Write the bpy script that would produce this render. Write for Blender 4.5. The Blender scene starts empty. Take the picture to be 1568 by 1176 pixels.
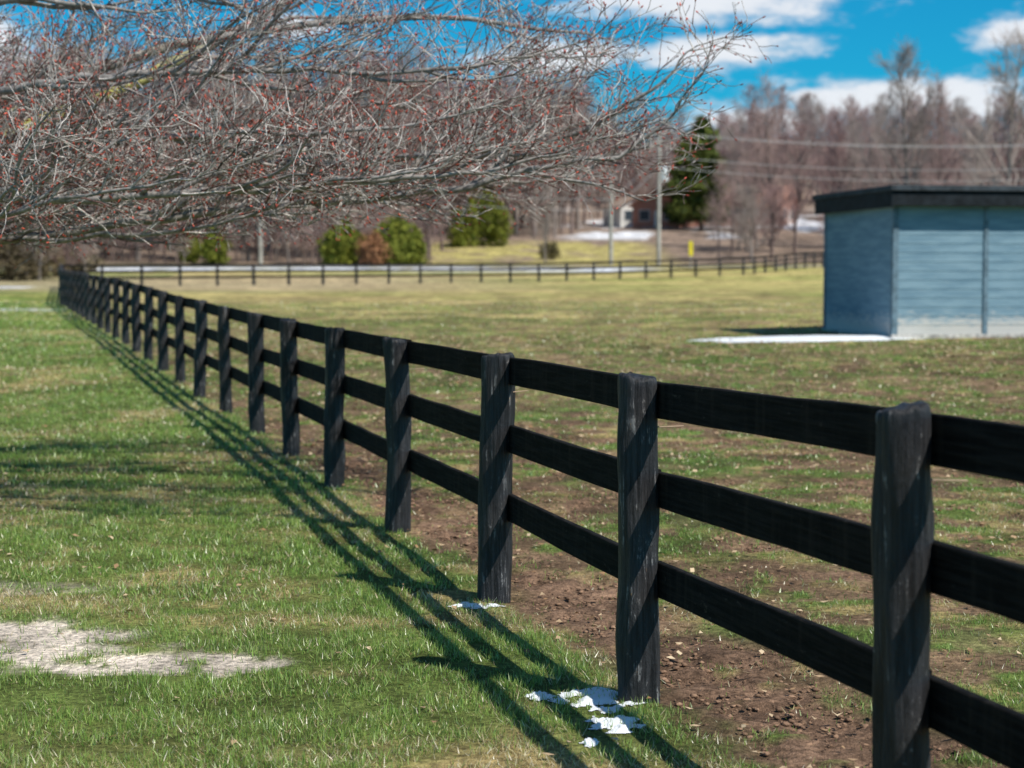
import bpy, bmesh, math, random
import numpy as np
from mathutils import Vector, Matrix
random.seed(7); rng=np.random.default_rng(11)
scene=bpy.context.scene
# ------------------------------------------------------------ helpers
def _hash(ix,iy,seed):
    n=(ix.astype(np.int64)*374761393+iy.astype(np.int64)*668265263+seed*1442695041)&0xffffffff
    n=((n^(n>>13))*1274126177)&0xffffffff
    n=(n^(n>>16))&0xffffffff
    return n/4294967295.0
def vnoise(x,y,seed=0):
    x=np.asarray(x,float);y=np.asarray(y,float)
    ix=np.floor(x);iy=np.floor(y);fx=x-ix;fy=y-iy
    fx=fx*fx*(3-2*fx);fy=fy*fy*(3-2*fy)
    a=_hash(ix,iy,seed);b=_hash(ix+1,iy,seed);c=_hash(ix,iy+1,seed);d=_hash(ix+1,iy+1,seed)
    return a*(1-fx)*(1-fy)+b*fx*(1-fy)+c*(1-fx)*fy+d*fx*fy
def fbm(x,y,f=1.0,o=4,seed=0):
    s=0;a=.5;t=0
    for i in range(o):
        s=s+a*vnoise(x*f,y*f,seed+i*17);t+=a;a*=.5;f*=2.03
    return s/t
def sstep(a,b,x):
    t=np.clip((x-a)/(b-a),0,1);return t*t*(3-2*t)
def mix(a,b,t):
    t=np.asarray(t)[...,None];return np.asarray(a)*(1-t)+np.asarray(b)*t
def new_mesh_obj(name,verts,faces,cols=None,mat=None,smooth=False,link=True):
    me=bpy.data.meshes.new(name)
    verts=np.asarray(verts,np.float32)
    me.vertices.add(len(verts));me.vertices.foreach_set('co',verts.ravel())
    loops=np.concatenate([f.ravel() for f in faces]).astype(np.int32)
    tot=np.concatenate([np.full(len(f),f.shape[1],np.int32) for f in faces])
    st=np.concatenate([[0],np.cumsum(tot)[:-1]]).astype(np.int32)
    me.loops.add(len(loops));me.loops.foreach_set('vertex_index',loops)
    me.polygons.add(len(tot));me.polygons.foreach_set('loop_start',st)
    try: me.polygons.foreach_set('loop_total',tot)
    except Exception: pass
    if smooth: me.polygons.foreach_set('use_smooth',np.ones(len(tot),bool))
    me.update(calc_edges=True)
    if cols is not None:
        at=me.color_attributes.new('Col','FLOAT_COLOR','POINT')
        c=np.ones((len(verts),4),np.float32);c[:,:3]=cols
        at.data.foreach_set('color',c.ravel())
    if mat: me.materials.append(mat)
    if not link: return me
    ob=bpy.data.objects.new(name,me);scene.collection.objects.link(ob);return ob
class N:
    def __init__(s,mat):
        s.t=mat.node_tree;s.t.nodes.clear()
    def n(s,typ,**k):
        nd=s.t.nodes.new(typ)
        for a,b in k.items(): setattr(nd,a,b)
        return nd
    def l(s,a,b): s.t.links.new(a,b)
    def math(s,op,a,b=None,c=None,clamp=False):
        nd=s.t.nodes.new('ShaderNodeMath');nd.operation=op;nd.use_clamp=clamp
        for i,v in enumerate((a,b,c)):
            if v is None: continue
            if isinstance(v,(int,float)): nd.inputs[i].default_value=v
            else: s.l(v,nd.inputs[i])
        return nd.outputs[0]
    def noise(s,vec,scale,detail=4,rough=.55):
        nd=s.t.nodes.new('ShaderNodeTexNoise');nd.inputs['Scale'].default_value=scale
        nd.inputs['Detail'].default_value=detail;nd.inputs['Roughness'].default_value=rough
        if vec is not None: s.l(vec,nd.inputs['Vector'])
        return nd.outputs[0]
    def maprange(s,v,a,b,c=0,d=1,smooth=True):
        nd=s.t.nodes.new('ShaderNodeMapRange')
        if smooth: nd.interpolation_type='SMOOTHSTEP'
        s.l(v,nd.inputs[0])
        for i,q in enumerate((a,b,c,d)): nd.inputs[i+1].default_value=q
        return nd.outputs[0]
    def mixc(s,f,a,b,mode='MIX'):
        nd=s.t.nodes.new('ShaderNodeMixRGB');nd.blend_type=mode
        for i,v in enumerate((f,a,b)):
            if isinstance(v,(int,float)): nd.inputs[i].default_value=v
            elif isinstance(v,tuple): nd.inputs[i].default_value=(*v,1)
            else: s.l(v,nd.inputs[i])
        return nd.outputs[0]
    def mapping(s,vec,sc):
        nd=s.t.nodes.new('ShaderNodeMapping');nd.inputs['Scale'].default_value=sc
        s.l(vec,nd.inputs[0]);return nd.outputs[0]
    def out(s,sh):
        o=s.t.nodes.new('ShaderNodeOutputMaterial');s.l(sh,o.inputs[0])
    def princ(s,col,rough=.8,spec=.3,bump=None,bstr=.3,bdist=.02):
        p=s.t.nodes.new('ShaderNodeBsdfPrincipled')
        if isinstance(col,tuple): p.inputs['Base Color'].default_value=(*col,1)
        else: s.l(col,p.inputs['Base Color'])
        if isinstance(rough,(int,float)): p.inputs['Roughness'].default_value=rough
        else: s.l(rough,p.inputs['Roughness'])
        p.inputs['Specular IOR Level'].default_value=spec
        if bump is not None:
            b=s.t.nodes.new('ShaderNodeBump');b.inputs['Strength'].default_value=bstr
            b.inputs['Distance'].default_value=bdist;s.l(bump,b.inputs['Height']);s.l(b.outputs[0],p.inputs['Normal'])
        return p.outputs[0]
def newmat(name):
    m=bpy.data.materials.new(name);m.use_nodes=True;return m,N(m)
def simple_mat(name,col,rough=.8,spec=.2,nscale=8,var=.3,bstr=.3,bd=.01):
    m,n=newmat(name)
    g=n.n('ShaderNodeNewGeometry').outputs['Position']
    no=n.noise(g,nscale,4)
    c=n.mixc(n.maprange(no,.3,.7),tuple(x*(1-var) for x in col),tuple(min(1,x*(1+var)) for x in col))
    n.out(n.princ(c,rough,spec,no,bstr,bd));return m
# ------------------------------------------------------------ terrain + masks
TY=[-50,15,20,27,37,50,65,100,120,131,147,160,175,200,230,270,330,400,520,900]
TZ=[0,0,-.03,.05,.24,.38,.52,.9,1.08,1.5,2.15,2.3,3.0,4.9,7.5,11.5,21,30,36,40]
_yy=np.linspace(-50,900,3801);_zz=np.interp(_yy,TY,TZ)
_k=np.ones(21)/21;_zz=np.convolve(np.pad(_zz,10,'edge'),_k,'valid')
def terr(x,y):
    x=np.asarray(x,float);y=np.asarray(y,float)
    z=np.interp(y,_yy,_zz)
    z=z+.08*sstep(3,9,x)*sstep(22,35,y)*sstep(70,45,y)
    z=z+(fbm(x,y,.02,2,5)-.5)*8*sstep(190,330,y)
    z=z+(fbm(x,y,.9,3,9)-.5)*.035
    return z
FY=[-10,0,19.3,27.4,65,100];FX=[5.06,2.363,-2.85,-5.27,-16.6,-25.5]
def fenx(y): return np.interp(y,FY,FX)
def soilpatch(x,y): return sstep(.49,.57,fbm(x,y*.75,4.2,4,81))
def masks(x,y):
    s=(x-fenx(y))*.962
    field=sstep(-.05,.1,s)
    w=fbm(x,y,1.3,3,21)
    edge=.80+(w-.5)*1.3
    dirt=sstep(.0,.26,s+(w-.5)*.4)*(1-sstep(edge-.25,edge+.3,s))*sstep(30,15,y)
    dirt=dirt*sstep(.30,.48,fbm(x,y,5.5,3,31)+.10)
    bald=sstep(.54,.64,fbm(x,y,1.4,4,41))*field*sstep(38,16,y)*.8
    dirt=np.maximum(dirt,bald)
    n1=fbm(x,y,2.6,5,51)-.5
    d1=np.sqrt(((x+2.38)/.90)**2+((y-8.02)/.58)**2)+n1*1.7
    d2=np.sqrt(((x+1.52)/.54)**2+((y-7.52)/.23)**2)+n1*1.6
    d3=np.sqrt(((x+3.0)/.9)**2+((y-9.4)/.25)**2)+n1*1.2
    sand=np.maximum(np.maximum(sstep(1.12,.8,d1),sstep(1.07,.8,d2)),sstep(.9,.7,d3)*.4)
    sand=sand*sstep(.32,.44,fbm(x,y,9,3,52)+.10*sand)
    return s,field,dirt,sand
GREEN=np.array([.17,.27,.050]);STRAW=np.array([.58,.47,.19]);SOIL=np.array([.24,.150,.098]);SAND=np.array([.80,.69,.57])
def dryness(x,y,field):
    a=fbm(x,y,.55,4,61);b=fbm(x,y,2.6,3,71);c=fbm(x,y,1.2,3,72);e=fbm(x,y,5.2,3,73)
    lane=sstep(.46,.67,a*.5+b*.5)*.75+.07
    fl=sstep(.44,.60,c*.3+b*.35+e*.35)*.9+.04
    far=sstep(26,55,y)
    fl=fl*(1-far)+far*(.50+.50*sstep(.35,.6,fbm(x*.4,y,.35,3,64)))
    band=sstep(17,22,y)*sstep(38,28,y)*.25
    near=sstep(7.0,5.4,y)*.32
    return np.clip(lane*(1-field)+fl*field+near*(1-field)-band*field,0,1)
# ------------------------------------------------------------ ground sheet
def axis(lo,hi,d0,d1,st,gr):
    c=list(np.arange(d0,d1,st));
    v=c[-1]
    while v<hi: v+=max(st,gr*abs(v)*.9);c.append(v)
    v=c[0];p=[]
    while v>lo: v-=max(st,gr*abs(v)*.9);p.append(v)
    return np.array(p[::-1]+c)
xs=axis(-650,650,-4,4.5,.05,.02);ys=axis(-40,1200,3.5,20,.05,.012)
X,Y=np.meshgrid(xs,ys)
s,field,dirt,sand=masks(X,Y)
Z=terr(X,Y)
Z=Z-dirt*.02+dirt*(fbm(X,Y,9,3,77)-.5)*.07-sand*.01
dr=dryness(X,Y,field)
nearm=sstep(60,22,Y)
base=mix(GREEN,STRAW,dr)
thatch=mix(np.array([.12,.165,.042]),np.array([.36,.27,.12]),dr)
col=mix(base,thatch,nearm*.8)
sp_=soilpatch(X,Y)
col=mix(col,SOIL,field*sp_*.85*sstep(100,25,Y))
col=mix(col,np.array([.11,.17,.04]),field*sstep(.53,.64,fbm(X*.6,Y,1.1,4,83))*.6*sstep(120,60,Y))
col=mix(col,np.array([.30,.21,.12]),field*sstep(.56,.64,fbm(X*.5,Y,.7,4,85))*.55*sstep(20,32,Y)*sstep(110,70,Y))
col=mix(col,SOIL,dirt);col=mix(col,SAND*(.85+.3*fbm(X,Y,6,2,91))[...,None],sand)
tan=sstep(80,98,Y)*sstep(8,-12,X)*sstep(142,120,Y)
col=mix(col,np.array([.50,.38,.27]),tan*.65)
hill=sstep(160,168,Y)
lit=mix(np.array([.23,.17,.13]),np.array([.36,.27,.21]),fbm(X,Y,.12,3,101))
col=mix(col,lit,hill)
bank=sstep(158,162,Y)*sstep(207,200,Y)*sstep(-13,-10,X)*sstep(18,12,X)
bank2=sstep(133,136,Y)*sstep(162,160,Y)
col=mix(col,np.array([.50,.43,.16]),np.maximum(bank,bank2*.8)*sstep(.3,.55,fbm(X,Y,.3,3,111)))
snow=sstep(.48,.58,fbm(X,Y*.5,.16,3,121))*sstep(204,212,Y)*sstep(285,250,Y)*sstep(4,10,X)
snow=np.maximum(snow,sstep(.28,.40,fbm(X,Y,.35,3,131))*sstep(137.5,139.5,Y)*sstep(148,147,Y)*sstep(-46,-30,X)*sstep(14,8,X))
snow=np.maximum(snow,sstep(.9,.7,np.sqrt(((X+16.8)/2.2)**2+((Y-59)/1.2)**2)+(fbm(X,Y,1,2,5)-.5)))
snow=np.maximum(snow,sstep(.9,.7,np.sqrt(((X+30)/4.)**2+((Y-98)/4)**2)+(fbm(X,Y,.5,2,5)-.5)))
col=mix(col,np.array([.82,.84,.88]),snow)
ny,nx=X.shape
idx=np.arange(nx*ny).reshape(ny,nx)
F=np.stack([idx[:-1,:-1],idx[:-1,1:],idx[1:,1:],idx[1:,:-1]],-1).reshape(-1,4)
m,n=newmat('ground_mat')
g=n.n('ShaderNodeNewGeometry').outputs['Position']
a=n.n('ShaderNodeAttribute',attribute_name='Col').outputs['Color']
n1=n.noise(g,26,4,.7);n2=n.noise(g,2.3,4,.65);n3=n.noise(n.mapping(g,(1,.5,1)),.6,5,.75)
v=n.maprange(n1,.28,.72,.4,1.5);v2=n.maprange(n3,.3,.7,.6,1.32);v3=n.maprange(n2,.3,.7,.6,1.3)
vv=n.math('MULTIPLY',n.math('MULTIPLY',v,v2),v3)
cb=n.n('ShaderNodeCombineXYZ')
for i in range(3): n.l(vv,cb.inputs[i])
c=n.mixc(1,a,cb.outputs[0],'MULTIPLY')
n.out(n.princ(c,.95,.1,n.noise(g,50,4,.75),.9,.03))
new_mesh_obj('ground',np.stack([X,Y,Z],-1).reshape(-1,3),[F],col.reshape(-1,3),m,True)
# ------------------------------------------------------------ grass blades
def blade_mat():
    m,n=newmat('grass_blade_mat')
    a=n.n('ShaderNodeAttribute',attribute_name='Col').outputs['Color']
    d=n.n('ShaderNodeBsdfDiffuse');t=n.n('ShaderNodeBsdfTranslucent');gl=n.n('ShaderNodeBsdfGlossy')
    gl.inputs['Roughness'].default_value=.4;gl.inputs['Color'].default_value=(.9,.9,.9,1)
    n.l(a,d.inputs[0]);n.l(a,t.inputs[0])
    mx=n.n('ShaderNodeMixShader');mx.inputs[0].default_value=.35
    n.l(d.outputs[0],mx.inputs[1]);n.l(t.outputs[0],mx.inputs[2])
    m2=n.n('ShaderNodeMixShader');m2.inputs[0].default_value=.07
    n.l(mx.outputs[0],m2.inputs[1]);n.l(gl.outputs[0],m2.inputs[2]);n.out(m2.outputs[0]);return m
BM=blade_mat()
def scatter(y0,y1,dens):
    k=.36;c=1.4
    A=k*(y1*y1-y0*y0)+2*c*(y1-y0);nn=int(A*dens)
    y=rng.uniform(y0,y1,nn*2)
    w=(k*y+c);keep=rng.random(nn*2)<w/(k*y1+c)
    y=y[keep][:nn];w=w[keep][:nn]
    x=rng.uniform(-1,1,len(y))*w
    return x,y
VV=[];CC=[]
for (y0,y1,dens,L,W) in [(4.3,9,8000,.033,.0046),(9,14,3600,.035,.007),(14,24,1050,.039,.013),(24,42,240,.047,.026),(42,70,40,.055,.06)]:
    x,y=scatter(y0,y1,dens)
    s,field,dirt,sand=masks(x,y)
    clump=fbm(x,y,6.5,2,141)
    p=(1-dirt*.88)*(1-sand*.97)*(1-field*.3)*np.clip(.25+1.4*sstep(.3,.6,clump),0,1)
    p=p*(1-field*.8*soilpatch(x,y))
    k=rng.random(len(x))<p
    x,y,field,clump,dirt=x[k],y[k],field[k],clump[k],dirt[k]
    nb=len(x);z=terr(x,y)-dirt*.02
    dr=dryness(x,y,field)
    isdry=rng.random(nb)<(.12+dr*.78)
    c=mix(np.array([.20,.37,.055]),np.array([.44,.57,.15]),rng.random(nb)**1.3)
    c2=mix(np.array([.64,.52,.24]),np.array([.84,.77,.54]),rng.random(nb)**1.5)
    brown=rng.random(nb)<.20
    c2[brown]=np.array([.38,.25,.13])
    c=np.where(isdry[:,None],c2,c)*(.6+.75*rng.random(nb))[:,None]
    ln=L*(.5+1.0*rng.random(nb))*(.45+1.1*clump)*(1-.25*field)
    wd=W*(.6+.8*rng.random(nb))
    th=rng.uniform(0,2*np.pi,nb);lean=np.abs(rng.normal(0,.7,nb))+isdry*.5
    lean=np.clip(lean,0,1.4);ph=rng.uniform(0,2*np.pi,nb)
    dx=np.cos(ph)*np.sin(lean);dy=np.sin(ph)*np.sin(lean);dz=np.cos(lean)
    b=np.stack([x,y,z-.004],-1);sd=np.stack([np.cos(th),np.sin(th),np.zeros(nb)],-1)*wd[:,None]*.5
    tip=b+np.stack([dx,dy,dz],-1)*ln[:,None]
    VV.append(np.stack([b-sd,b+sd,tip],1).reshape(-1,3))
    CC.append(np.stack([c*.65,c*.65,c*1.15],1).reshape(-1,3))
V=np.concatenate(VV);C=np.minimum(np.concatenate(CC),.88)
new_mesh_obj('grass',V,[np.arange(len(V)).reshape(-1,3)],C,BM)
print('blades',len(V)//3)
mlf,n=newmat('leaf_litter_mat')
a=n.n('ShaderNodeAttribute',attribute_name='Col').outputs['Color'];n.out(n.princ(a,.8,.2))
x,y=scatter(4.5,40,26)
s,field,dirt,sand=masks(x,y);k=rng.random(len(x))<(.2+.8*field);x,y=x[k],y[k];nb=len(x)
z=terr(x,y)+.012+rng.random(nb)*.012
sz=rng.uniform(.008,.022,nb)*(1+y/30);th=rng.uniform(0,6.28,nb);q=[]
for j in range(4):
    r=sz*(1,.55,1,.5)[j];an=th+j*math.pi/2
    q.append(np.stack([x+np.cos(an)*r,y+np.sin(an)*r,z+rng.uniform(-.4,.4,nb)*sz],-1))
c=mix(np.array([.28,.16,.08]),np.array([.66,.52,.34]),rng.random(nb)**1.5)
new_mesh_obj('fallen_leaves',np.stack(q,1).reshape(-1,3),[np.arange(nb*4).reshape(-1,4)],np.repeat(c,4,0),mlf)
def lumps(name,x,y,z,r,c,mat,flat=.6,smooth=False):
    nb=len(x);base=np.array([[1,0,0],[.3,.95,0],[-.8,.6,0],[-.8,-.6,0],[.3,-.95,0],[0,0,1],[0,0,-1],[.5,.3,.75],[-.45,.1,.85]])
    tri=np.array([[0,1,7],[1,2,7],[7,2,8],[2,3,8],[3,4,8],[4,0,7],[4,7,8],[1,0,6],[2,1,6],[3,2,6],[4,3,6],[0,4,6]])
    jit=1+rng.uniform(-.3,.3,(nb,9,3));an=rng.uniform(0,6.28,nb)
    P=base[None]*jit*r[:,None,None];P[...,2]*=flat
    ca,sa=np.cos(an)[:,None],np.sin(an)[:,None]
    px=P[...,0]*ca-P[...,1]*sa;py=P[...,0]*sa+P[...,1]*ca
    P=np.stack([px+x[:,None],py+y[:,None],P[...,2]+z[:,None]],-1)
    fc=(tri[None]+(np.arange(nb)*9)[:,None,None]).reshape(-1,3)
    return new_mesh_obj(name,P.reshape(-1,3),[fc],np.repeat(c,9,0),mat,smooth)
mcl,n=newmat('clod_mat')
g=n.n('ShaderNodeNewGeometry').outputs['Position']
a=n.n('ShaderNodeAttribute',attribute_name='Col').outputs['Color']
n.out(n.princ(n.mixc(n.noise(g,80,3),a,n.mixc(1,a,(.6,.6,.6),'MULTIPLY')),.95,.1,n.noise(g,120,3),.6,.01))
x,y=scatter(4.3,26,600);s,field,dirt,sand=masks(x,y)
k=rng.random(len(x))<dirt*.9+field*(.03+.25*soilpatch(x,y));x,y=x[k],y[k];nb=len(x)
lumps('soil_clods',x,y,terr(x,y)-.018,.004+.017*rng.random(nb)**2.2,mix(SOIL*.8,SOIL*1.8,rng.random(nb)),mcl,.5,True)
x,y=scatter(6.5,10.5,700);s,field,dirt,sand=masks(x,y)
k=rng.random(len(x))<sand*.4;x,y=x[k],y[k];nb=len(x)
lumps('gravel',x,y,terr(x,y)-.010,rng.uniform(.002,.008,nb),mix(np.array([.52,.43,.33]),np.array([.8,.72,.62]),rng.random(nb)),mcl)
# ------------------------------------------------------------ snow remnants
msn,n=newmat('snow_mat')
g=n.n('ShaderNodeNewGeometry').outputs['Position'];no=n.noise(g,60,4,.6)
p=n.princ((.84,.87,.90),.6,.3,no,.35,.008);n.out(p)
def snow_patch(name,cx,cy,rx,ry,h,seed,thr=0.0,res=60,ang=0,am=1.7):
    u=np.linspace(-1.5,1.5,res);A,B=np.meshgrid(u,u)
    ca,sa=math.cos(ang),math.sin(ang)
    xx=cx+A*rx*ca-B*ry*sa;yy=cy+A*rx*sa+B*ry*ca
    d=np.sqrt(A*A+B*B)+(fbm(A+9,B+9,2.6,4,seed)-.5)*am+thr
    hh=sstep(1.0,.35,d)*h
    zz=terr(xx,yy)+hh+.004
    mask=d<.99
    id_=np.arange(res*res).reshape(res,res)
    q=np.stack([id_[:-1,:-1],id_[:-1,1:],id_[1:,1:],id_[1:,:-1]],-1).reshape(-1,4)
    mk=mask.ravel()[q].sum(1)>=2
    return new_mesh_obj(name,np.stack([xx,yy,zz],-1).reshape(-1,3),[q[mk]],None,msn,True)
snow_patch('snow_patch',.33,6.88,.15,.18,.014,3,.05)
snow_patch('snow_patch',.385,6.48,.085,.11,.013,8,.05)
snow_patch('snow_patch',.115,6.93,.055,.07,.011,15,.1)
snow_patch('snow_patch',.28,6.23,.032,.06,.011,25,.1)
snow_patch('snow_patch',-.22,8.9,.13,.08,.011,35,.15)
snow_patch('snow_patch',6.30,37.35,1.8,.75,.06,5,-.25,80,-.03,.8)
# ------------------------------------------------------------ board fence
mp,n=newmat('black_stained_wood')
g=n.n('ShaderNodeNewGeometry').outputs['Position']
st=n.noise(n.mapping(g,(60,60,3.2)),1,6,.7);sp=n.noise(n.mapping(g,(18,18,8)),1,5,.75);bg_=n.noise(n.mapping(g,(5,5,3)),1,2)
c=n.mixc(n.maprange(st,.38,.62),(.005,.005,.006),(.044,.045,.049))
c=n.mixc(n.maprange(bg_,.35,.65,0,.55),c,(.018,.018,.020))
scuff=n.math('MULTIPLY',n.maprange(st,.53,.60),n.maprange(sp,.54,.61))
c=n.mixc(n.math('MULTIPLY',scuff,.7),c,(.30,.30,.30))
och=n.math('MULTIPLY',n.maprange(sp,.68,.71),n.maprange(st,.5,.58))
c=n.mixc(och,c,(.46,.26,.07))
n.out(n.princ(c,.5,.4,n.math('ADD',st,n.math('MULTIPLY',sp,.8)),1.0,.012))
mr,n=newmat('black_stained_board')
g=n.n('ShaderNodeNewGeometry').outputs['Position']
st=n.noise(n.mapping(g,(3,3,70)),1,6,.65);sp=n.noise(n.mapping(g,(6,6,16)),1,5,.75);vt=n.noise(n.mapping(g,(16,16,1.5)),1,3,.6)
c=n.mixc(n.maprange(st,.38,.64),(.004,.004,.004),(.017,.016,.015))
c=n.mixc(n.maprange(vt,.5,.7,0,.5),c,(.032,.027,.022))
c=n.mixc(n.math('MULTIPLY',n.maprange(sp,.62,.70),.4),c,(.13,.11,.09))
n.out(n.princ(c,.85,.12,n.math('ADD',st,sp),.8,.008))
mins=simple_mat('insulator_plastic',(.45,.32,.22),.5,.3)
def polyline_points(path,step,offset=0):
    P=[np.array(p,float) for p in path];out=[]
    d=[np.linalg.norm(P[i+1]-P[i]) for i in range(len(P)-1)];L=sum(d);t=offset
    while t<=L+1e-6:
        q=t
        for i,di in enumerate(d):
            if q<=di or i==len(d)-1: out.append(P[i]+(P[i+1]-P[i])*min(q/di,1.0));break
            q-=di
        t+=step
    return out
def fence(name,pts,side=1,detail=True,hpost=1.3,topz=None):
    V=[];Q=[];MI=[];base=0
    ns=28 if detail else 8;nr=26 if detail else 3
    TZ_=[]
    for i,p in enumerate(pts):
        if topz is not None and i<len(topz): TZ_.append(topz[i])
        else: TZ_.append(float(np.interp(p[1],_yy,_zz))+hpost)
    def addq(v,f,mi):
        nonlocal base
        V.append(np.array(v,float));Q.append(np.array(f)+base);MI.extend([mi]*len(f));base+=len(v)
    for i,p in enumerate(pts):
        gz=float(terr(p[0],p[1]));h=TZ_[i]-gz+(rng.uniform(-.006,.006) if detail else 0)
        r=(.073*rng.uniform(.93,1.08)) if detail else .09
        lx,ly=rng.normal(0,.010,2) if detail else (0,0)
        an=np.linspace(0,2*np.pi,ns,endpoint=False);rot=rng.uniform(0,6.28)
        groove=(rng.random(ns)-.5)*.009*(1 if detail else 0)
        vs=[];b1,b2=rng.normal(0,.007,2)
        if detail: zs=np.concatenate([np.linspace(-.15,h-.05,nr-4),[h-.03,h-.013,h-.003,h+.002]])
        else: zs=np.linspace(-.15,h,nr)
        for k,zv in enumerate(zs):
            tw=zv*.9
            sq=1+.06*np.cos(4*(an+rot)+tw)
            rr=r*(1.08-.10*k/nr)*sq+groove+ (vnoise(an*2+rot+tw,np.full(ns,zv*4),i+3)-.5)*.022
            if detail:
                rr=rr*{nr-4:1.0,nr-3:.99,nr-2:.95,nr-1:.82}.get(k,1.0)
            cx=b1*math.sin(zv*3+i);cy=b2*math.sin(zv*2.3+i*2)
            zz=np.full(ns,zv)
            if detail and k>=nr-4: zz=zz+.010*np.cos(an+rot)+(.008*(vnoise(an*3,np.full(ns,i*1.0),5)-.5)*2)
            vs.append(np.stack([p[0]+cx+rr*np.cos(an)+lx*zv,p[1]+cy+rr*np.sin(an)+ly*zv,gz+zz],-1))
        top=vs[-1].mean(0);top[2]+=.002
        v=np.concatenate(vs+[top[None]])
        f=[]
        for k in range(nr-1):
            for j in range(ns):
                f.append([k*ns+j,k*ns+(j+1)%ns,(k+1)*ns+(j+1)%ns,(k+1)*ns+j])
        ct=len(v)-1
        for j in range(0,ns,2):
            f.append([(nr-1)*ns+j,(nr-1)*ns+(j+1)%ns,(nr-1)*ns+(j+2)%ns,ct])
        addq(v,f,0)
    def bx(a,b,z0a,z0b,hh,th,nrm,mi):
        ns_=8;vs=[];e=min(.004,th*.25)
        prof=[(0,e),(0,hh-e),(e,hh),(th-e,hh),(th,hh-e),(th,e),(th-e,0),(e,0)]
        bow=rng.normal(0,.008) if detail and mi==1 else 0;sag=rng.normal(0,.004) if detail and mi==1 else 0
        ed=rng.normal(0,.0015,(ns_,2)) if detail and mi==1 else np.zeros((ns_,2))
        for k in range(ns_):
            t=k/(ns_-1);c=a+(b-a)*t;w=4*t*(1-t)
            for (o,zv) in prof:
                q=c+nrm*(o+bow*w);vs.append([q[0],q[1],z0a*(1-t)+z0b*t+zv+sag*w+(ed[k,0] if zv>hh/2 else ed[k,1])])
        f=[]
        for k in range(ns_-1):
            for j in range(8):
                f.append([k*8+j,k*8+(j+1)%8,(k+1)*8+(j+1)%8,(k+1)*8+j])
        for k0 in (0,(ns_-1)*8):
            f.append([k0,k0+1,k0+2,k0+3]);f.append([k0+4,k0+5,k0+6,k0+7]);f.append([k0,k0+3,k0+4,k0+7])
        addq(vs,f,mi)
    for r,zr in enumerate((-.157,-.51,-.87)):
        for i in range(len(pts)-1):
            a,b=pts[i],pts[i+1];d=(b-a)/np.linalg.norm(b-a);nrm=np.array([d[1],-d[0]])*side
            za=TZ_[i]+zr;zb=TZ_[i+1]+zr
            jit=rng.normal(0,.004,2) if detail else (0,0)
            bx(a+nrm*.064+d*.003,b+nrm*.064-d*.003,za+jit[0],zb+jit[1],.142,.03,nrm,1)
    if detail:
        for i in range(1,len(pts)-1):
            a,b=pts[i],pts[i+1];d=(b-a)/np.linalg.norm(b-a);nrm=np.array([d[1],-d[0]])*side
            if i>9: break
            o=a+nrm*.05-d*.02;z=TZ_[i]-.20
            e=o+nrm*.12-d*.02
            bx(o,e,z,z+rng.normal(0,.01),.005,.005,d,2)
    Vc=np.concatenate(V);Qc=np.concatenate(Q)
    ob=new_mesh_obj(name,Vc,[Qc],None,mp,False)
    ob.data.materials.append(mr);ob.data.materials.append(mins)
    ob.data.polygons.foreach_set('material_index',np.array(MI,np.int32))
    sm=(np.array(MI)==0);ob.data.polygons.foreach_set('use_smooth',sm)
    return ob
d0=np.array([FX[2]-FX[1],FY[2]-FY[1]]);d0/=np.linalg.norm(d0)
B=np.array([.50,6.9])
pts=[B+d0*t for t in (-9.1,-6.8,-4.5,-2.19,0,2.255,4.78,7.3,9.85)]
pts+=polyline_points([tuple(B+d0*12.45),(FX[3],FY[3]),(FX[4],FY[4]),(FX[5],FY[5])],2.6)
fence('board_fence',pts,1,True,1.3,[1.35,1.35,1.345,1.325,1.284,1.272,1.262,1.252,1.254,1.257])
corner=pts[-1]
pts2=polyline_points([corner,(17.8,132.5)],2.45)
fence('board_fence',pts2,1,False)
pts3=polyline_points([pts2[-1],(38,172)],2.45)[:9]
fence('board_fence',pts3,1,False)
# ------------------------------------------------------------ tubes / trees
class Tubes:
    def __init__(s): s.V=[];s.F=[];s.T=[];s.C=[];s.b=0
    def add(s,P,R,k,col):
        P=np.asarray(P,float);R=np.asarray(R,float);n_=len(P)
        T=np.gradient(P,axis=0);T/=np.linalg.norm(T,axis=1)[:,None]+1e-9
        up=np.array([.13,.21,.97]) if abs(T[0,2])<.8 else np.array([.97,.1,.1])
        A=np.cross(T,up);A/=np.linalg.norm(A,axis=1)[:,None]+1e-9;Bn=np.cross(T,A)
        an=np.linspace(0,2*np.pi,k,endpoint=False)
        r=(P[:,None]+R[:,None,None]*(A[:,None]*np.cos(an)[None,:,None]+Bn[:,None]*np.sin(an)[None,:,None])).reshape(-1,3)
        i=np.arange(n_-1)[:,None]*k;j=np.arange(k)[None];j2=(j+1)%k
        f=np.stack([i+j,i+j2,i+k+j2,i+k+j],-1).reshape(-1,4)+s.b
        s.V.append(r);s.F.append(f);c=np.asarray(col,float)
        if c.ndim==1: c=np.tile(c,(n_,1))
        s.C.append(np.repeat(c,k,0));s.b+=len(r)
    def bud(s,p,d,l,r,col):
        q=np.array([p,p+d*l*.45,p+d*l]);s.add(q,[r*.5,r,r*.15],3,col)
    def mesh(s,name,mat,link=True):
        return new_mesh_obj(name,np.concatenate(s.V),[np.concatenate(s.F)],np.concatenate(s.C),mat,True,link)
def unit(v): return v/(math.sqrt(v[0]*v[0]+v[1]*v[1]+v[2]*v[2])+1e-9)
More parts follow.
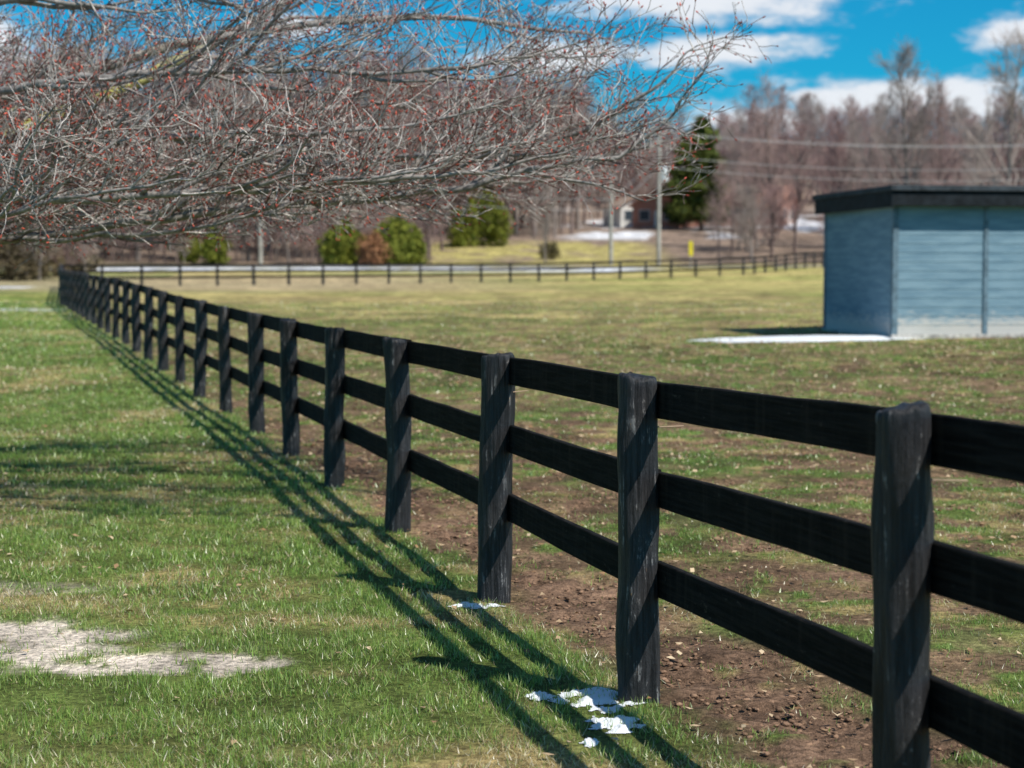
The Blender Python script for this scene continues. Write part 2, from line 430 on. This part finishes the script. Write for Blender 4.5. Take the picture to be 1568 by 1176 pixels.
def rot_dir(d,ang,roll):
    up=(0,0,1.) if abs(d[2])<.9 else (1.,0,0)
    a=unit(np.array([d[1]*up[2]-d[2]*up[1],d[2]*up[0]-d[0]*up[2],d[0]*up[1]-d[1]*up[0]]))
    b=np.array([d[1]*a[2]-d[2]*a[1],d[2]*a[0]-d[0]*a[2],d[0]*a[1]-d[1]*a[0]])
    return unit(d*math.cos(ang)+(a*math.cos(roll)+b*math.sin(roll))*math.sin(ang))
def walk(p,d,L,n_,wob,trop):
    P=[p];d=d.copy();r=rng.normal(0,wob,(n_,3));r[:,2]+=trop
    for i in range(n_):
        d=unit(d+r[i]);P.append(P[-1]+d*L/n_)
    return np.array(P)
def catmull(cp,per):
    cp=[np.array(c,float) for c in cp];cp=[2*cp[0]-cp[1]]+cp+[2*cp[-1]-cp[-2]];o=[]
    for i in range(1,len(cp)-2):
        for k in range(per):
            t=k/per;a,b,c,d=cp[i-1],cp[i],cp[i+1],cp[i+2]
            o.append(.5*((2*b)+(c-a)*t+(2*a-5*b+4*c-d)*t*t+(-a+3*b-3*c+d)*t**3))
    o.append(cp[-2]);return np.array(o)
def attr_mat(name,rough=.85,spec=.15,ns=30,lo=.6,hi=1.3):
    m,n=newmat(name);g=n.n('ShaderNodeNewGeometry').outputs['Position']
    a=n.n('ShaderNodeAttribute',attribute_name='Col').outputs['Color'];no=n.noise(g,ns,2)
    v=n.maprange(no,.3,.7,lo,hi);cb=n.n('ShaderNodeCombineXYZ')
    for i in range(3): n.l(v,cb.inputs[i])
    n.out(n.princ(n.mixc(1,a,cb.outputs[0],'MULTIPLY'),rough,spec));return m
def diff_mat(name):
    m,n=newmat(name);a=n.n('ShaderNodeAttribute',attribute_name='Col').outputs['Color']
    d=n.n('ShaderNodeBsdfDiffuse');n.l(a,d.inputs[0]);n.out(d.outputs[0]);return m
BARK=attr_mat('bark_mat',.6,.35);BARKF=diff_mat('distant_bark_mat')
T=Tubes()
barkc=np.array([.55,.50,.46]);barkd=np.array([.11,.082,.070]);red=np.array([.42,.080,.050]);lich=np.array([.42,.40,.10])
def lowlim(x): return 1.83+.075*(x+4)
def twig(p,d,L,r,lv):
    n_=(7,5,3)[min(lv,2)]
    P=walk(p,d,L,n_,.20 if lv==0 else .17,.05 if lv else .03)
    if P[-1,0]>-6.2 and P[:,2].min()<lowlim(P[-1,0])-.07: return
    R=np.linspace(r,max(.0024,r*.4),n_+1)
    sh=rng.uniform(.5,1.3)
    c=barkc*sh if rng.random()<.64 else mix(barkd,np.array([.26,.13,.11]),np.array(rng.random()))
    T.add(P,R,3 if r<.007 else 5,c)
    if lv<2:
        st=.07 if lv==0 else .062;L0=.08
        k=int((L-L0)/st)
        for i in range(max(0,k)):
            t=(L0+(i+rng.random())*st)/L
            if t>=1: break
            k0=min(int(t*n_),n_-1);q=P[k0];q2=P[k0+1];f=t*n_-k0;pp=q+(q2-q)*f
            dd=rot_dir(unit(q2-q),rng.uniform(.4,1.0),rng.uniform(0,6.28))
            l2=(.18+.40*(1-t))*rng.uniform(.5,1.2) if lv==0 else rng.uniform(.05,.2)
            if lv==0 and L>.9: l2*=1.35
            if lv==1 and rng.random()<.30: 
                T.bud(pp,dd,.017,.0055,red*rng.uniform(.6,1.5));continue
            twig(pp,dd,l2,max(.0030,r*.5),lv+1)
    tip=unit(P[-1]-P[-2])
    if rng.random()<.5: T.bud(P[-1],tip,.028,.0070,red*rng.uniform(.6,1.6))
crotch=(-6.6,13.5,1.6)
limbs=[
 ([crotch,(-5,13.2,1.86),(-3.9,13,1.93),(-2.4,12.8,2.08),(-1.,12.6,2.22),(.1,12.4,2.36),(.85,12.3,2.58),(1.25,12.2,2.95)],.050),
 ([crotch,(-4,14,2.35),(-2.5,13.8,2.6),(-1,13.5,2.66),(.3,13.3,2.85),(1.0,13,3.15),(1.4,12.9,3.5)],.048),
 ([crotch,(-4.4,14.5,2.9),(-3,14.8,3.5),(-1.5,15,3.75),(0,15,3.75),(.8,15,3.65)],.060),
 ([(-6.,13.3,1.75),(-4,12.2,2.15),(-2.8,11.6,2.20),(-1.4,11.2,2.25),(-.2,11,2.36),(.4,10.9,2.55)],.036),
 ([(-6.5,13.4,1.9),(-4.5,13,2.8),(-3.4,12.5,3.0),(-2,12.2,3.05),(-.6,12,3.05),(.4,12,3.25)],.040),
 ([crotch,(-5,14,2.5),(-4,14.3,3.0),(-3.1,14.6,3.5),(-2,15,4.2),(-1,15.2,4.6)],.115),
 ([(-6.2,13.7,1.8),(-4.5,15.2,2.3),(-3,15.7,2.5),(-1.5,16,2.7),(-.2,16.2,2.85),(.9,16.2,3.1)],.045),
 ([(-6.2,13.2,1.75),(-4.6,11.9,1.98),(-3.6,11.2,2.0),(-2.6,10.7,2.08),(-1.6,10.4,2.20)],.032),
 ([(-6.3,13.5,2.2),(-4.4,13.2,3.5),(-2.8,13,3.75),(-1.3,12.8,3.8),(0,12.7,3.75),(.5,12.6,3.85)],.045),
 ([(-5.9,13.5,1.8),(-4.4,13.8,2.06),(-3.2,14.2,2.12),(-2.,14.4,2.2),(-1,14.6,2.3),(0,14.6,2.4),(.9,14.5,2.6)],.036),
 ([(-6.3,13.5,2.0),(-4.6,12.6,2.5),(-3.3,12.1,2.6),(-2.0,11.7,2.6),(-.9,11.5,2.65),(0,11.4,2.8)],.034),
 ([(-6.3,13.5,2.0),(-4.8,14.2,2.6),(-3.5,14.6,2.9),(-2.0,14.9,3.1),(-.6,15,3.15),(.6,14.9,3.3)],.036),
 ([(-6.,13.3,1.78),(-4.4,12.9,1.93),(-3.2,12.5,1.95),(-2.0,12.0,2.02),(-.8,11.8,2.12)],.030),
 ([crotch,(-7.5,12.5,2.8),(-8.8,11.8,3.7),(-10,11,4.3)],.07),
 ([crotch,(-7,15.2,3.0),(-7.4,16.8,4.4)],.07),
 ([crotch,(-6.3,13.6,3.4),(-5.6,13.7,5.2),(-5.0,13.5,6.5)],.09)]
T.add(catmull([(-6.75,13.5,-.1),(-6.7,13.5,.6),(-6.6,13.5,1.7)],4),np.linspace(.22,.15,9),12,barkc*.5)
def dress(P,r0,t0,lo,hi,li):
    nP=len(P);R=r0*(1-np.linspace(0,1,nP))**.9*.92+.005
    lm=sstep(.45,.60,vnoise(P[:,0]*3.5,P[:,2]*3.5,3))*sstep(.034,.06,R)*li
    c=mix(np.tile(barkc*.55,(nP,1)),lich,lm)
    T.add(P,R,7,c)
    seg=np.linalg.norm(np.diff(P,axis=0),axis=1);cum=np.concatenate([[0],np.cumsum(seg)]);L=cum[-1];t=t0
    out=[]
    while t<L:
        i=min(max(np.searchsorted(cum,t)-1,0),nP-2);f=(t-cum[i])/seg[i];p=P[i]+(P[i+1]-P[i])*f;d=unit(P[i+1]-P[i])
        rem=(L-t)/L;out.append((p,d,rem,R[i]))
        t+=rng.uniform(lo,hi)
    return out
for li,(cp,r0) in enumerate(limbs):
    P=catmull(cp,7);P[3:]+=np.cumsum(rng.normal(0,.014,P[3:].shape),0)
    vis=li<13
    for (p,d,rem,rr) in dress(P,r0,1.5,.10 if vis else .3,.20 if vis else .6,1):
        if rng.random()<.30 and rem>.12:
            dd=rot_dir(d,rng.uniform(.3,.7),rng.uniform(0,6.28));dd=unit(dd+np.array([.2,0,.02]))
            Q=walk(p,dd,rng.uniform(1.0,2.0)*(.5+.6*rem),12,.09,.012)
            if Q[:,2].min()<lowlim(Q[-1,0])-.03: continue
            for (p2,d2,rem2,r2) in dress(Q,min(rr*.45+.002,.022),.15,.14,.25,0):
                twig(p2,unit(rot_dir(d2,rng.uniform(.35,.9),rng.uniform(0,6.28))+np.array([.1,0,.05])),rng.uniform(.35,.8)*(.6+.5*rem2),.006,0)
        else:
            dd=rot_dir(d,rng.uniform(.35,.95),rng.uniform(0,6.28));dd=unit(dd+np.array([.15,0,.05]))
            twig(p,dd,rng.uniform(.4,1.0)*(.55+.6*rem),.0065+.005*rem,0)
    twig(P[-1],unit(P[-1]-P[-2]),.45,.006,0)
T.mesh('bare_crabapple_tree',BARK)
print('near tree verts',T.b)
# background bare trees
def bare_tree_mesh(name,H,seed,spread=1.0,dens=1.0,c1=(.27,.20,.19),c2=(.40,.26,.25)):
    global rng
    sv=rng;rng=np.random.default_rng(seed);t=Tubes();c1=np.array(c1);c2=np.array(c2)
    P=walk(np.array([0,0,-.5]),np.array([0,0,1.]),H,12,.035,.06)
    t.add(P,np.linspace(H*.013,.03,13),6,c1*.8)
    nb=int(28*dens)
    for i in range(nb):
        f=.16+.84*(i+rng.random())/nb;k=min(int(f*12),11);p=P[k]+(P[k+1]-P[k])*(f*12-k)
        L=H*.36*(1.15-f)*rng.uniform(.7,1.25)*spread+1
        d=rot_dir(np.array([0,0,1.]),rng.uniform(.5,.95)*(1.1-.4*f),rng.uniform(0,6.28))
        Q=walk(p,d,L,6,.12,.09);t.add(Q,np.linspace(.055*L/4,.022,7),3,c1)
        for j in range(int(9*dens)):
            g_=.15+.85*rng.random();kk=min(int(g_*6),5);q=Q[kk]+(Q[kk+1]-Q[kk])*(g_*6-kk)
            l2=L*.4*(1.2-g_)*rng.uniform(.7,1.3)+.5
            S=walk(q,rot_dir(unit(Q[kk+1]-Q[kk]),rng.uniform(.4,.9),rng.uniform(0,6.28)),l2,3,.15,.08)
            t.add(S,np.linspace(.030,.018,4),3,mix(c1,c2,np.array(.5)))
            for m_ in range(4):
                h_=rng.random();k3=min(int(h_*3),2);s_=S[k3]+(S[k3+1]-S[k3])*(h_*3-k3)
                W=walk(s_,rot_dir(unit(S[k3+1]-S[k3]),rng.uniform(.3,.8),rng.uniform(0,6.28)),rng.uniform(.6,1.5),1,.15,.1)
                t.add(W,[.021,.014],3,c2*rng.uniform(.7,1.2))
    rng=sv
    return t.mesh(name,BARKF,False)
pal=(((.25,.19,.17),(.42,.30,.28)),((.34,.29,.26),(.41,.34,.31)),((.19,.14,.13),(.40,.26,.25)))
variants=[bare_tree_mesh('bare_tree_v%d'%i,19,100+i,1.0+.15*(i%3),1.0,*pal[i%3]) for i in range(6)]
woods=bpy.data.objects.new('distant_bare_woods',None);scene.collection.objects.link(woods)
def put_tree(x,y,h,parent=None,name='woodland_tree',v=None,wide=1):
    me=variants[int(rng.integers(6)) if v is None else v];o=bpy.data.objects.new(name,me)
    scene.collection.objects.link(o);s_=h/19
    o.location=(x,y,float(terr(x,y)));o.scale=(s_*wide*rng.uniform(.85,1.15),s_*wide*rng.uniform(.85,1.15),s_)
    o.rotation_euler=(0,0,rng.uniform(0,6.28))
    if parent: o.parent=parent
    return o
def woods_region(u0,u1,y0,y1,n_,h0,h1,wide=1,skip=()):
    for i in range(n_):
        y=rng.uniform(y0,y1);u=(u0+(u1-u0)*(i+rng.random())/n_)
        if any(a<u<b for a,b in skip): continue
        put_tree(u/2700*y,y,rng.uniform(h0,h1),woods,wide=wide)
woods_region(-1300,-100,172,200,66,17,21)
woods_region(-1300,-60,200,240,76,16,20)
woods_region(-100,110,208,260,36,15,19)
woods_region(110,330,240,300,32,9,13)
woods_region(320,1300,240,300,85,11,16)
woods_region(320,1300,208,240,70,9,14,1,((405,480),))
woods_region(-1300,1300,270,340,90,9,13,1.3)
woods_region(-1300,1300,340,420,70,8,12,1.6)
woods_region(-1200,-120,161,176,80,3,7,1.6)
woods_region(-1200,-640,120,136,26,3,6,1.6)
woods_region(330,900,170,200,60,3,7,1.6,((400,480),))
woods_region(240,330,222,240,8,3,6,1.6)
for (px,y,h,v) in [(1385,190,20.5,1),(1535,180,21,4),(1180,190,17,0),(1440,200,17,3),(1215,185,13,5),(660,162,6.5,2),(835,164,8,1),(490,158,7,3),(1100,175,9,0),(1290,200,14,2)]:
    put_tree((px-784)/2700*y,y,h,None,'bare_tree',v)
# ------------------------------------------------------------ evergreens and shrubs
LEAF=diff_mat('evergreen_leaf_mat')
def evergreen(name,x,y,h,r,c1,c2,n_=5000,prof='cone',ls=.16,stem=.1):
    z0=float(terr(x,y));lv=rng.random(n_)**.85;an=rng.uniform(0,6.28,n_)
    if prof=='cone': rr=r*(1-lv)**.5*(.85+.22*np.sin(lv*26+x))
    else: rr=r*np.sqrt(np.clip(1-(lv*1.9-.8)**2*.8,0.02,1))
    lump=.5+.9*vnoise(an*1.9+x,lv*h*1.3+3,7)
    rad=rr*lump*np.sqrt(rng.uniform(.1,1,n_))
    c=np.stack([x+rad*np.cos(an),y+rad*np.sin(an),z0+stem*h+lv*h*(1-stem)*(.65+.6*vnoise(an*1.6+x,an*0+y,9) if prof!='cone' else 1)],-1)
    d=rng.normal(0,1,(n_,3,3))*ls;V=(c[:,None]+d).reshape(-1,3)
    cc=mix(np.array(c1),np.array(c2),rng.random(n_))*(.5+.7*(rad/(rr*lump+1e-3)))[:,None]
    t=Tubes();t.add(np.array([[x,y,z0-.2],[x,y,z0+h*.4],[x,y,z0+h*.7]]),[h*.018+.03,h*.012+.02,.02],6,np.array([.12,.08,.06]))
    tv=np.concatenate(t.V);tf=np.concatenate(t.F)+len(V)
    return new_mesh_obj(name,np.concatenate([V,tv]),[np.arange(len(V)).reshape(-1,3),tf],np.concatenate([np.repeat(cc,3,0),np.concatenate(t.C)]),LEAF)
def P_(px,y): return (px-784)/2700*y
cg=((.07,.10,.02),(.27,.28,.05))
for px,y,h,r in [(512,157,3.4,1.4),(532,159,3.9,1.2),(549,158,2.8,1.0),(592,156,3.6,1.3),(612,157,4.3,1.4),(634,158,3.2,1.1),(718,196,4.6,1.6),(738,197,6.0,1.7),(762,196,5.4,1.6),(702,195,3.8,1.2),(330,165,3,1.3),(290,168,2.6,1.2)]:
    evergreen('cedar_shrub',P_(px,y),y,h,r,*cg,n_=2400,prof='round',ls=.13,stem=.02)
evergreen('red_twig_shrub',P_(568,154),154,2.6,1.5,(.24,.11,.06),(.38,.20,.10),1600,'round',.11,.02)
evergreen('brown_shrub',P_(842,176),176,1.6,1.2,(.07,.06,.03),(.15,.13,.07),700,'round',.11,.02)
for px,y,h,r in [(60,128,2.6,2.2),(20,122,2.8,2.6),(-60,124,3.2,3.0),(118,140,2.2,1.8)]:
    evergreen('brown_shrub',P_(px,y),y,h,r,(.08,.065,.04),(.19,.15,.09),2200,'round',.12,.02)
evergreen('pine_tree',P_(1073,225),225,14.0,4.3,(.035,.05,.02),(.17,.20,.045),7500,'cone',.28,.08)
evergreen('pine_tree',P_(1046,232),232,11,3.2,(.035,.05,.02),(.15,.18,.04),4000,'cone',.26,.08)
evergreen('pine_tree',P_(1700,225),225,13,3.5,(.03,.05,.015),(.10,.13,.03),4000,'cone',.28,.1)
# ------------------------------------------------------------ box-building helpers
def bm_box(bm,x0,x1,y0,y1,z0,z1,mi=0):
    v=[bm.verts.new(p) for p in [(x0,y0,z0),(x1,y0,z0),(x1,y1,z0),(x0,y1,z0),(x0,y0,z1),(x1,y0,z1),(x1,y1,z1),(x0,y1,z1)]]
    for f in [(0,3,2,1),(4,5,6,7),(0,1,5,4),(1,2,6,5),(2,3,7,6),(3,0,4,7)]:
        bm.faces.new([v[i] for i in f]).material_index=mi
def bm_obj(bm,name,mats,parent=None,loc=None,rot=None,bevel=0):
    me=bpy.data.meshes.new(name);bmesh.ops.recalc_face_normals(bm,faces=bm.faces);bm.to_mesh(me);bm.free()
    for m_ in mats: me.materials.append(m_)
    o=bpy.data.objects.new(name,me);scene.collection.objects.link(o)
    if parent: o.parent=parent
    if loc: o.location=loc
    if rot: o.rotation_euler=rot
    if bevel:
        b=o.modifiers.new('b','BEVEL');b.width=bevel;b.segments=2
    return o
def empty(name,loc,rz=0):
    e=bpy.data.objects.new(name,None);scene.collection.objects.link(e);e.location=loc;e.rotation_euler=(0,0,rz);return e
# ------------------------------------------------------------ shed
msd,n=newmat('blue_painted_siding')
tc=n.n('ShaderNodeTexCoord').outputs['Object'];sx=n.n('ShaderNodeSeparateXYZ');n.l(tc,sx.inputs[0])
w=n.noise(n.mapping(tc,(.7,.7,5)),1.5,6,.65);w2=n.noise(n.mapping(tc,(2.5,2.5,14)),1.5,6,.7)
c=n.mixc(n.maprange(w,.35,.65),(.150,.255,.33),(.225,.345,.42))
zf=n.maprange(sx.outputs[2],.8,.0);wear=n.math('ADD',n.math('MULTIPLY',zf,.5),w2)
c=n.mixc(n.math('MULTIPLY',n.maprange(wear,.60,.86),.85),c,(.60,.57,.53))
n.out(n.princ(c,.75,.2,w2,.3,.01))
mtr=simple_mat('shed_trim_paint',(.13,.20,.25),.6,.3,6,.3)
mfa=simple_mat('shed_fascia_black',(.014,.018,.022),.7,.15,5,.4)
mrf=simple_mat('shed_roofing_felt',(.05,.06,.07),.85,.2,6,.4)
z0=float(terr(8.,37.))-.02
ang=math.atan2(.156,.988);shed=empty('horse_shed',(7.99,37.0,z0),ang)
W_,D_,H_=6.4,4.3,2.82
bm=bmesh.new();lap=.19
def siding(bm,ax,a0,a1,off,sgn,zt):
    z=.12;p,q_=.016,.008
    while z<zt-.01:
        z1=min(z+lap,zt)
        if ax=='x': pts_=[(a0,off+sgn*p,z),(a1,off+sgn*p,z),(a1,off+sgn*q_,z1),(a0,off+sgn*q_,z1)];un=[(a0,off+sgn*q_,z),(a1,off+sgn*q_,z),(a1,off+sgn*p,z),(a0,off+sgn*p,z)]
        else: pts_=[(off+sgn*p,a0,z),(off+sgn*p,a1,z),(off+sgn*q_,a1,z1),(off+sgn*q_,a0,z1)];un=[(off+sgn*q_,a0,z),(off+sgn*q_,a1,z),(off+sgn*p,a1,z),(off+sgn*p,a0,z)]
        for q in (pts_,un): bm.faces.new([bm.verts.new(v_) for v_ in q])
        z=z1
siding(bm,'x',.09,1.98,0,-1,H_);siding(bm,'x',2.08,4.2,0,-1,H_);siding(bm,'x',4.3,W_-.09,0,-1,H_)
siding(bm,'y',.09,D_-.09,0,-1,H_+.05);siding(bm,'y',.09,D_-.09,W_,1,H_+.05);siding(bm,'x',.09,W_-.09,D_,1,H_+.05)
bm_box(bm,.0,W_,.0,D_,.0,H_-.02)
bm_obj(bm,'siding_walls',[msd],shed)
bm=bmesh.new()
for (a,b) in [(-.035,.09),(W_-.09,W_+.035)]:
    bm_box(bm,a,b,-.045,.09,.02,H_);bm_box(bm,a,b,D_-.09,D_+.045,.02,H_+.05)
bm_box(bm,1.98,2.08,-.042,.02,.05,H_);bm_box(bm,4.2,4.3,-.042,.02,.05,H_)
bm_obj(bm,'corner_boards',[mtr],shed,bevel=.006)
bm=bmesh.new()
bm_box(bm,-.05,W_+.05,-.06,D_+.06,-.15,.115)
bm_obj(bm,'foundation_sill',[simple_mat('weathered_sill',(.46,.44,.41),.9,.1,10,.4)],shed,bevel=.01)
bm=bmesh.new()
e=.16
bm_box(bm,-e,W_+e,-.36,-.32,H_-.02,H_+.26);bm_box(bm,-e,W_+e,D_+.2,D_+.24,H_+.02,H_+.30)
for a in (-e-.04,W_+e):
    bm_box(bm,a,a+.04,-.36,D_+.24,H_-.05,H_+.28)
bm_obj(bm,'fascia_boards',[mfa],shed,bevel=.006)
bm=bmesh.new();bm_box(bm,-e,W_+e,-.31,D_+.19,H_+.02,H_+.05);bm_obj(bm,'soffit',[mfa],shed)
bm=bmesh.new();bm_box(bm,-e-.08,W_+e+.08,-.42,D_+.3,H_+.283,H_+.40)
bm_obj(bm,'roof',[mrf],shed,bevel=.015)
# ------------------------------------------------------------ road
mrd=simple_mat('asphalt_road',(.32,.32,.33),.9,.2,3,.2)
xx=np.linspace(-300,300,121);V=[]
for yy in (148.5,150,154,155.5):
    V.append(np.stack([xx,np.full_like(xx,yy),terr(xx,np.full_like(xx,yy))+.06],-1))
V=np.stack(V,1).reshape(-1,3);i=np.arange(120)[:,None]*4;j=np.arange(3)[None]
Fq=np.stack([i+j,i+4+j,i+5+j,i+1+j],-1).reshape(-1,4)
new_mesh_obj('road',V,[Fq],None,mrd)
# ------------------------------------------------------------ utility poles + lines
mpl=simple_mat('pole_wood',(.38,.36,.33),.9,.1,2,.2)
mtf=simple_mat('transformer_grey',(.60,.62,.64),.5,.4)
tops=[]
def cyl(bm,x,y,z0,z1,r0,r1,k=12,mi=0):
    r=bmesh.ops.create_cone(bm,cap_ends=True,segments=k,radius1=r0,radius2=r1,depth=z1-z0,matrix=Matrix.Translation((x,y,(z0+z1)/2)))
    for v in r['verts']:
        for f in v.link_faces: f.material_index=mi
def pole(px,y,h,tr=False,arm=True):
    x=P_(px,y);z=float(terr(x,y));bm=bmesh.new()
    cyl(bm,0,0,-.3,h,.21,.14)
    if arm: bm_box(bm,-1.1,1.1,-.16,-.04,h-.7,h-.55)
    for a in (-1,-.45,.45,1):
        if arm: cyl(bm,a,-.1,h-.55,h-.38,.05,.03,8,1)
    if tr: cyl(bm,.25,-.42,h-4.9,h-3.6,.33,.33,14,1);cyl(bm,.25,-.42,h-3.6,h-3.5,.33,.15,14,1)
    bm_obj(bm,'utility_pole',[mpl,mtf],None,(x,y,z),(0,0,1.2))
    tops.append((x,y,z+h))
for a in [(-900,163,11,0),(-250,163,11,0),(400,163,11.,0),(935,163,8.6,0),(1008,164,12.6,1),(1600,166,11.5,1),(2300,168,11,0)]: pole(a[0],a[1],a[2],bool(a[3]))
T=Tubes();srt=tops
for i in range(len(srt)-1):
    for dz,dy in ((-.4,-.8),(-.4,.8),(-2.6,0),(-3.6,0)):
        a=np.array(srt[i])+np.array([0,dy,dz]);b=np.array(srt[i+1])+np.array([0,dy,dz])
        tt=np.linspace(0,1,14);Pq=a+(b-a)*tt[:,None];Pq[:,2]-=4*tt*(1-tt)*.7*min(1,np.linalg.norm(b-a)/40)
        T.add(Pq,np.full(14,.02),4,np.array([.55,.55,.57]))
T.mesh('power_lines',BARKF)
x,y=P_(1057,146),146;bm=bmesh.new()
bm_box(bm,-.05,.05,-.05,.05,-.2,2.2,1)
bm_box(bm,-.17,.17,-.08,-.055,1.0,2.2,0)
bm_obj(bm,'yellow_road_sign',[simple_mat('yellow_sign_paint',(.75,.62,.03),.5,.4),mpl],None,(x,y,float(terr(x,y))),None,.02)
# ------------------------------------------------------------ houses
mgl=simple_mat('window_glass',(.05,.07,.09),.15,.6,2,.1);mwh=simple_mat('white_trim',(.7,.7,.68),.6,.3)
def house(name,px,y,w,d,h,rz,wallc,roofc):
    x=P_(px,y);e=empty(name,(x,y,float(terr(x,y))-.2),rz)
    bm=bmesh.new();bm_box(bm,0,w,0,d,0,h);rh=w*.28
    f=[bm.verts.new(p) for p in [(0,0,h),(w,0,h),(w/2,0,h+rh)]];bm.faces.new(f)
    f=[bm.verts.new(p) for p in [(0,d,h),(w,d,h),(w/2,d,h+rh)]];bm.faces.new(f)
    bm_obj(bm,'walls',[simple_mat(name+'_wall',wallc,.85,.2,3,.15)],e)
    bm=bmesh.new()
    for s_ in (-1,1):
        a=(w/2-s_*(w/2+.5))
        pts_=[(w/2,-.5,h+rh+.05),(w/2,d+.5,h+rh+.05),(a,d+.5,h-.28),(a,-.5,h-.28)]
        lo=[bm.verts.new(p) for p in pts_];hi=[bm.verts.new((p[0],p[1],p[2]+.2)) for p in pts_]
        bm.faces.new(lo);bm.faces.new(hi)
        for k in range(4): bm.faces.new([lo[k],lo[(k+1)%4],hi[(k+1)%4],hi[k]])
    bm_obj(bm,'roof',[simple_mat(name+'_roof',roofc,.9,.1,3,.2)],e)
    bm=bmesh.new()
    for wx in (w*.15,w*.65): 
        bm_box(bm,wx-.1,wx+1.5,-.06,.02,1.1,2.6,1);bm_box(bm,wx,wx+1.4,-.09,-.03,1.2,2.5,0)
    bm_obj(bm,'windows',[mgl,mwh],e)
    bm=bmesh.new();bm_box(bm,w*.45,w*.45+.95,-.07,.02,.3,2.4);bm_obj(bm,'door',[mwh],e)
    bm=bmesh.new();bm_box(bm,w*.7,w*.7+.7,d*.5,d*.5+.7,h,h+rh+1);bm_obj(bm,'chimney',[simple_mat(name+'_chimney',(.3,.18,.14))],e)
house('brick_house',968,236,7,8,3.2,-.5,(.46,.22,.16),(.46,.24,.18))
house('white_house',950,240,3.6,7,3.2,.3,(.72,.70,.66),(.38,.28,.22))
house('brick_house',1195,234,9,8,3.0,1.2,(.42,.23,.18),(.44,.23,.17))
# ------------------------------------------------------------ world, sun, camera
el=math.radians(48.8);az=math.radians(130.5)
w=bpy.data.worlds.new('World');scene.world=w;w.use_nodes=True
n=N(w);sky=n.n('ShaderNodeTexSky');sky.sky_type='NISHITA';sky.sun_disc=False
sky.sun_elevation=el;sky.sun_rotation=az;sky.air_density=1.0;sky.dust_density=.3;sky.ozone_density=2.5
tc=n.n('ShaderNodeTexCoord').outputs['Generated'];sx=n.n('ShaderNodeSeparateXYZ');n.l(tc,sx.inputs[0])
u=n.math('ARCTAN2',sx.outputs[0],sx.outputs[1]);v=n.math('ARCSINE',sx.outputs[2])
cb=n.n('ShaderNodeCombineXYZ');n.l(u,cb.inputs[0]);n.l(n.math('MULTIPLY',v,2.6),cb.inputs[1])
no=n.noise(cb.outputs[0],22,7,.66)
best=None
for (cu,cv,a_,b_) in [(.115,.151,.095,.015),(.105,.123,.07,.0105),(.285,.130,.035,.011),(.22,.094,.11,.015),(.03,.120,.05,.012),(-.12,.138,.024,.009),(.145,.085,.05,.010),(-.3,.12,.06,.02),(.5,.14,.12,.03),(-.7,.2,.2,.05),(.9,.25,.2,.05)]:
    du=n.math('DIVIDE',n.math('SUBTRACT',u,cu),a_);dv=n.math('DIVIDE',n.math('SUBTRACT',v,cv),b_)
    r=n.math('SQRT',n.math('ADD',n.math('MULTIPLY',du,du),n.math('MULTIPLY',dv,dv)))
    mk=n.math('SUBTRACT',1,r)
    best=mk if best is None else n.math('MAXIMUM',best,mk)
best=n.math('MAXIMUM',best,-.8)
val=n.math('ADD',best,n.math('MULTIPLY',n.math('SUBTRACT',no,.5),2.4))
mask=n.maprange(val,-.15,.5)
tcol=n.mixc(n.maprange(v,.15,.6),(.05,.76,1.06),(.68,.84,.92))
tint=n.mixc(1,sky.outputs[0],tcol,'MULTIPLY')
bri=n.maprange(n.math('ADD',no,n.math('MULTIPLY',best,.3)),.4,.75)
cc=n.mixc(bri,(5.0,6.1,7.5),(8.8,9.0,9.4))
colr=n.mixc(n.math('MULTIPLY',mask,.93),tint,cc)
bg=n.n('ShaderNodeBackground');bg.inputs[1].default_value=.10;n.l(colr,bg.inputs[0])
o=n.n('ShaderNodeOutputWorld');n.l(bg.outputs[0],o.inputs[0])
S=Vector((math.sin(az)*math.cos(el),math.cos(az)*math.cos(el),math.sin(el)))
ld=bpy.data.lights.new('sun','SUN');ld.energy=5.0;ld.angle=math.radians(.5);ld.color=(1,.95,.865)
lo=bpy.data.objects.new('sun',ld);scene.collection.objects.link(lo);lo.rotation_euler=S.to_track_quat('Z','Y').to_euler();lo.location=(20,-20,30)
cd=bpy.data.cameras.new('camera');cd.lens=62;cd.sensor_width=36;cd.clip_end=3000;cd.clip_start=.1
cd.dof.use_dof=True;cd.dof.focus_distance=7.6;cd.dof.aperture_fstop=2.9
co=bpy.data.objects.new('camera',cd);scene.collection.objects.link(co);co.location=(0,0,1.69)
co.rotation_euler=(math.radians(90-3.6),0,0);scene.camera=co
scene.view_settings.view_transform='Standard';scene.view_settings.look='None';scene.view_settings.exposure=0
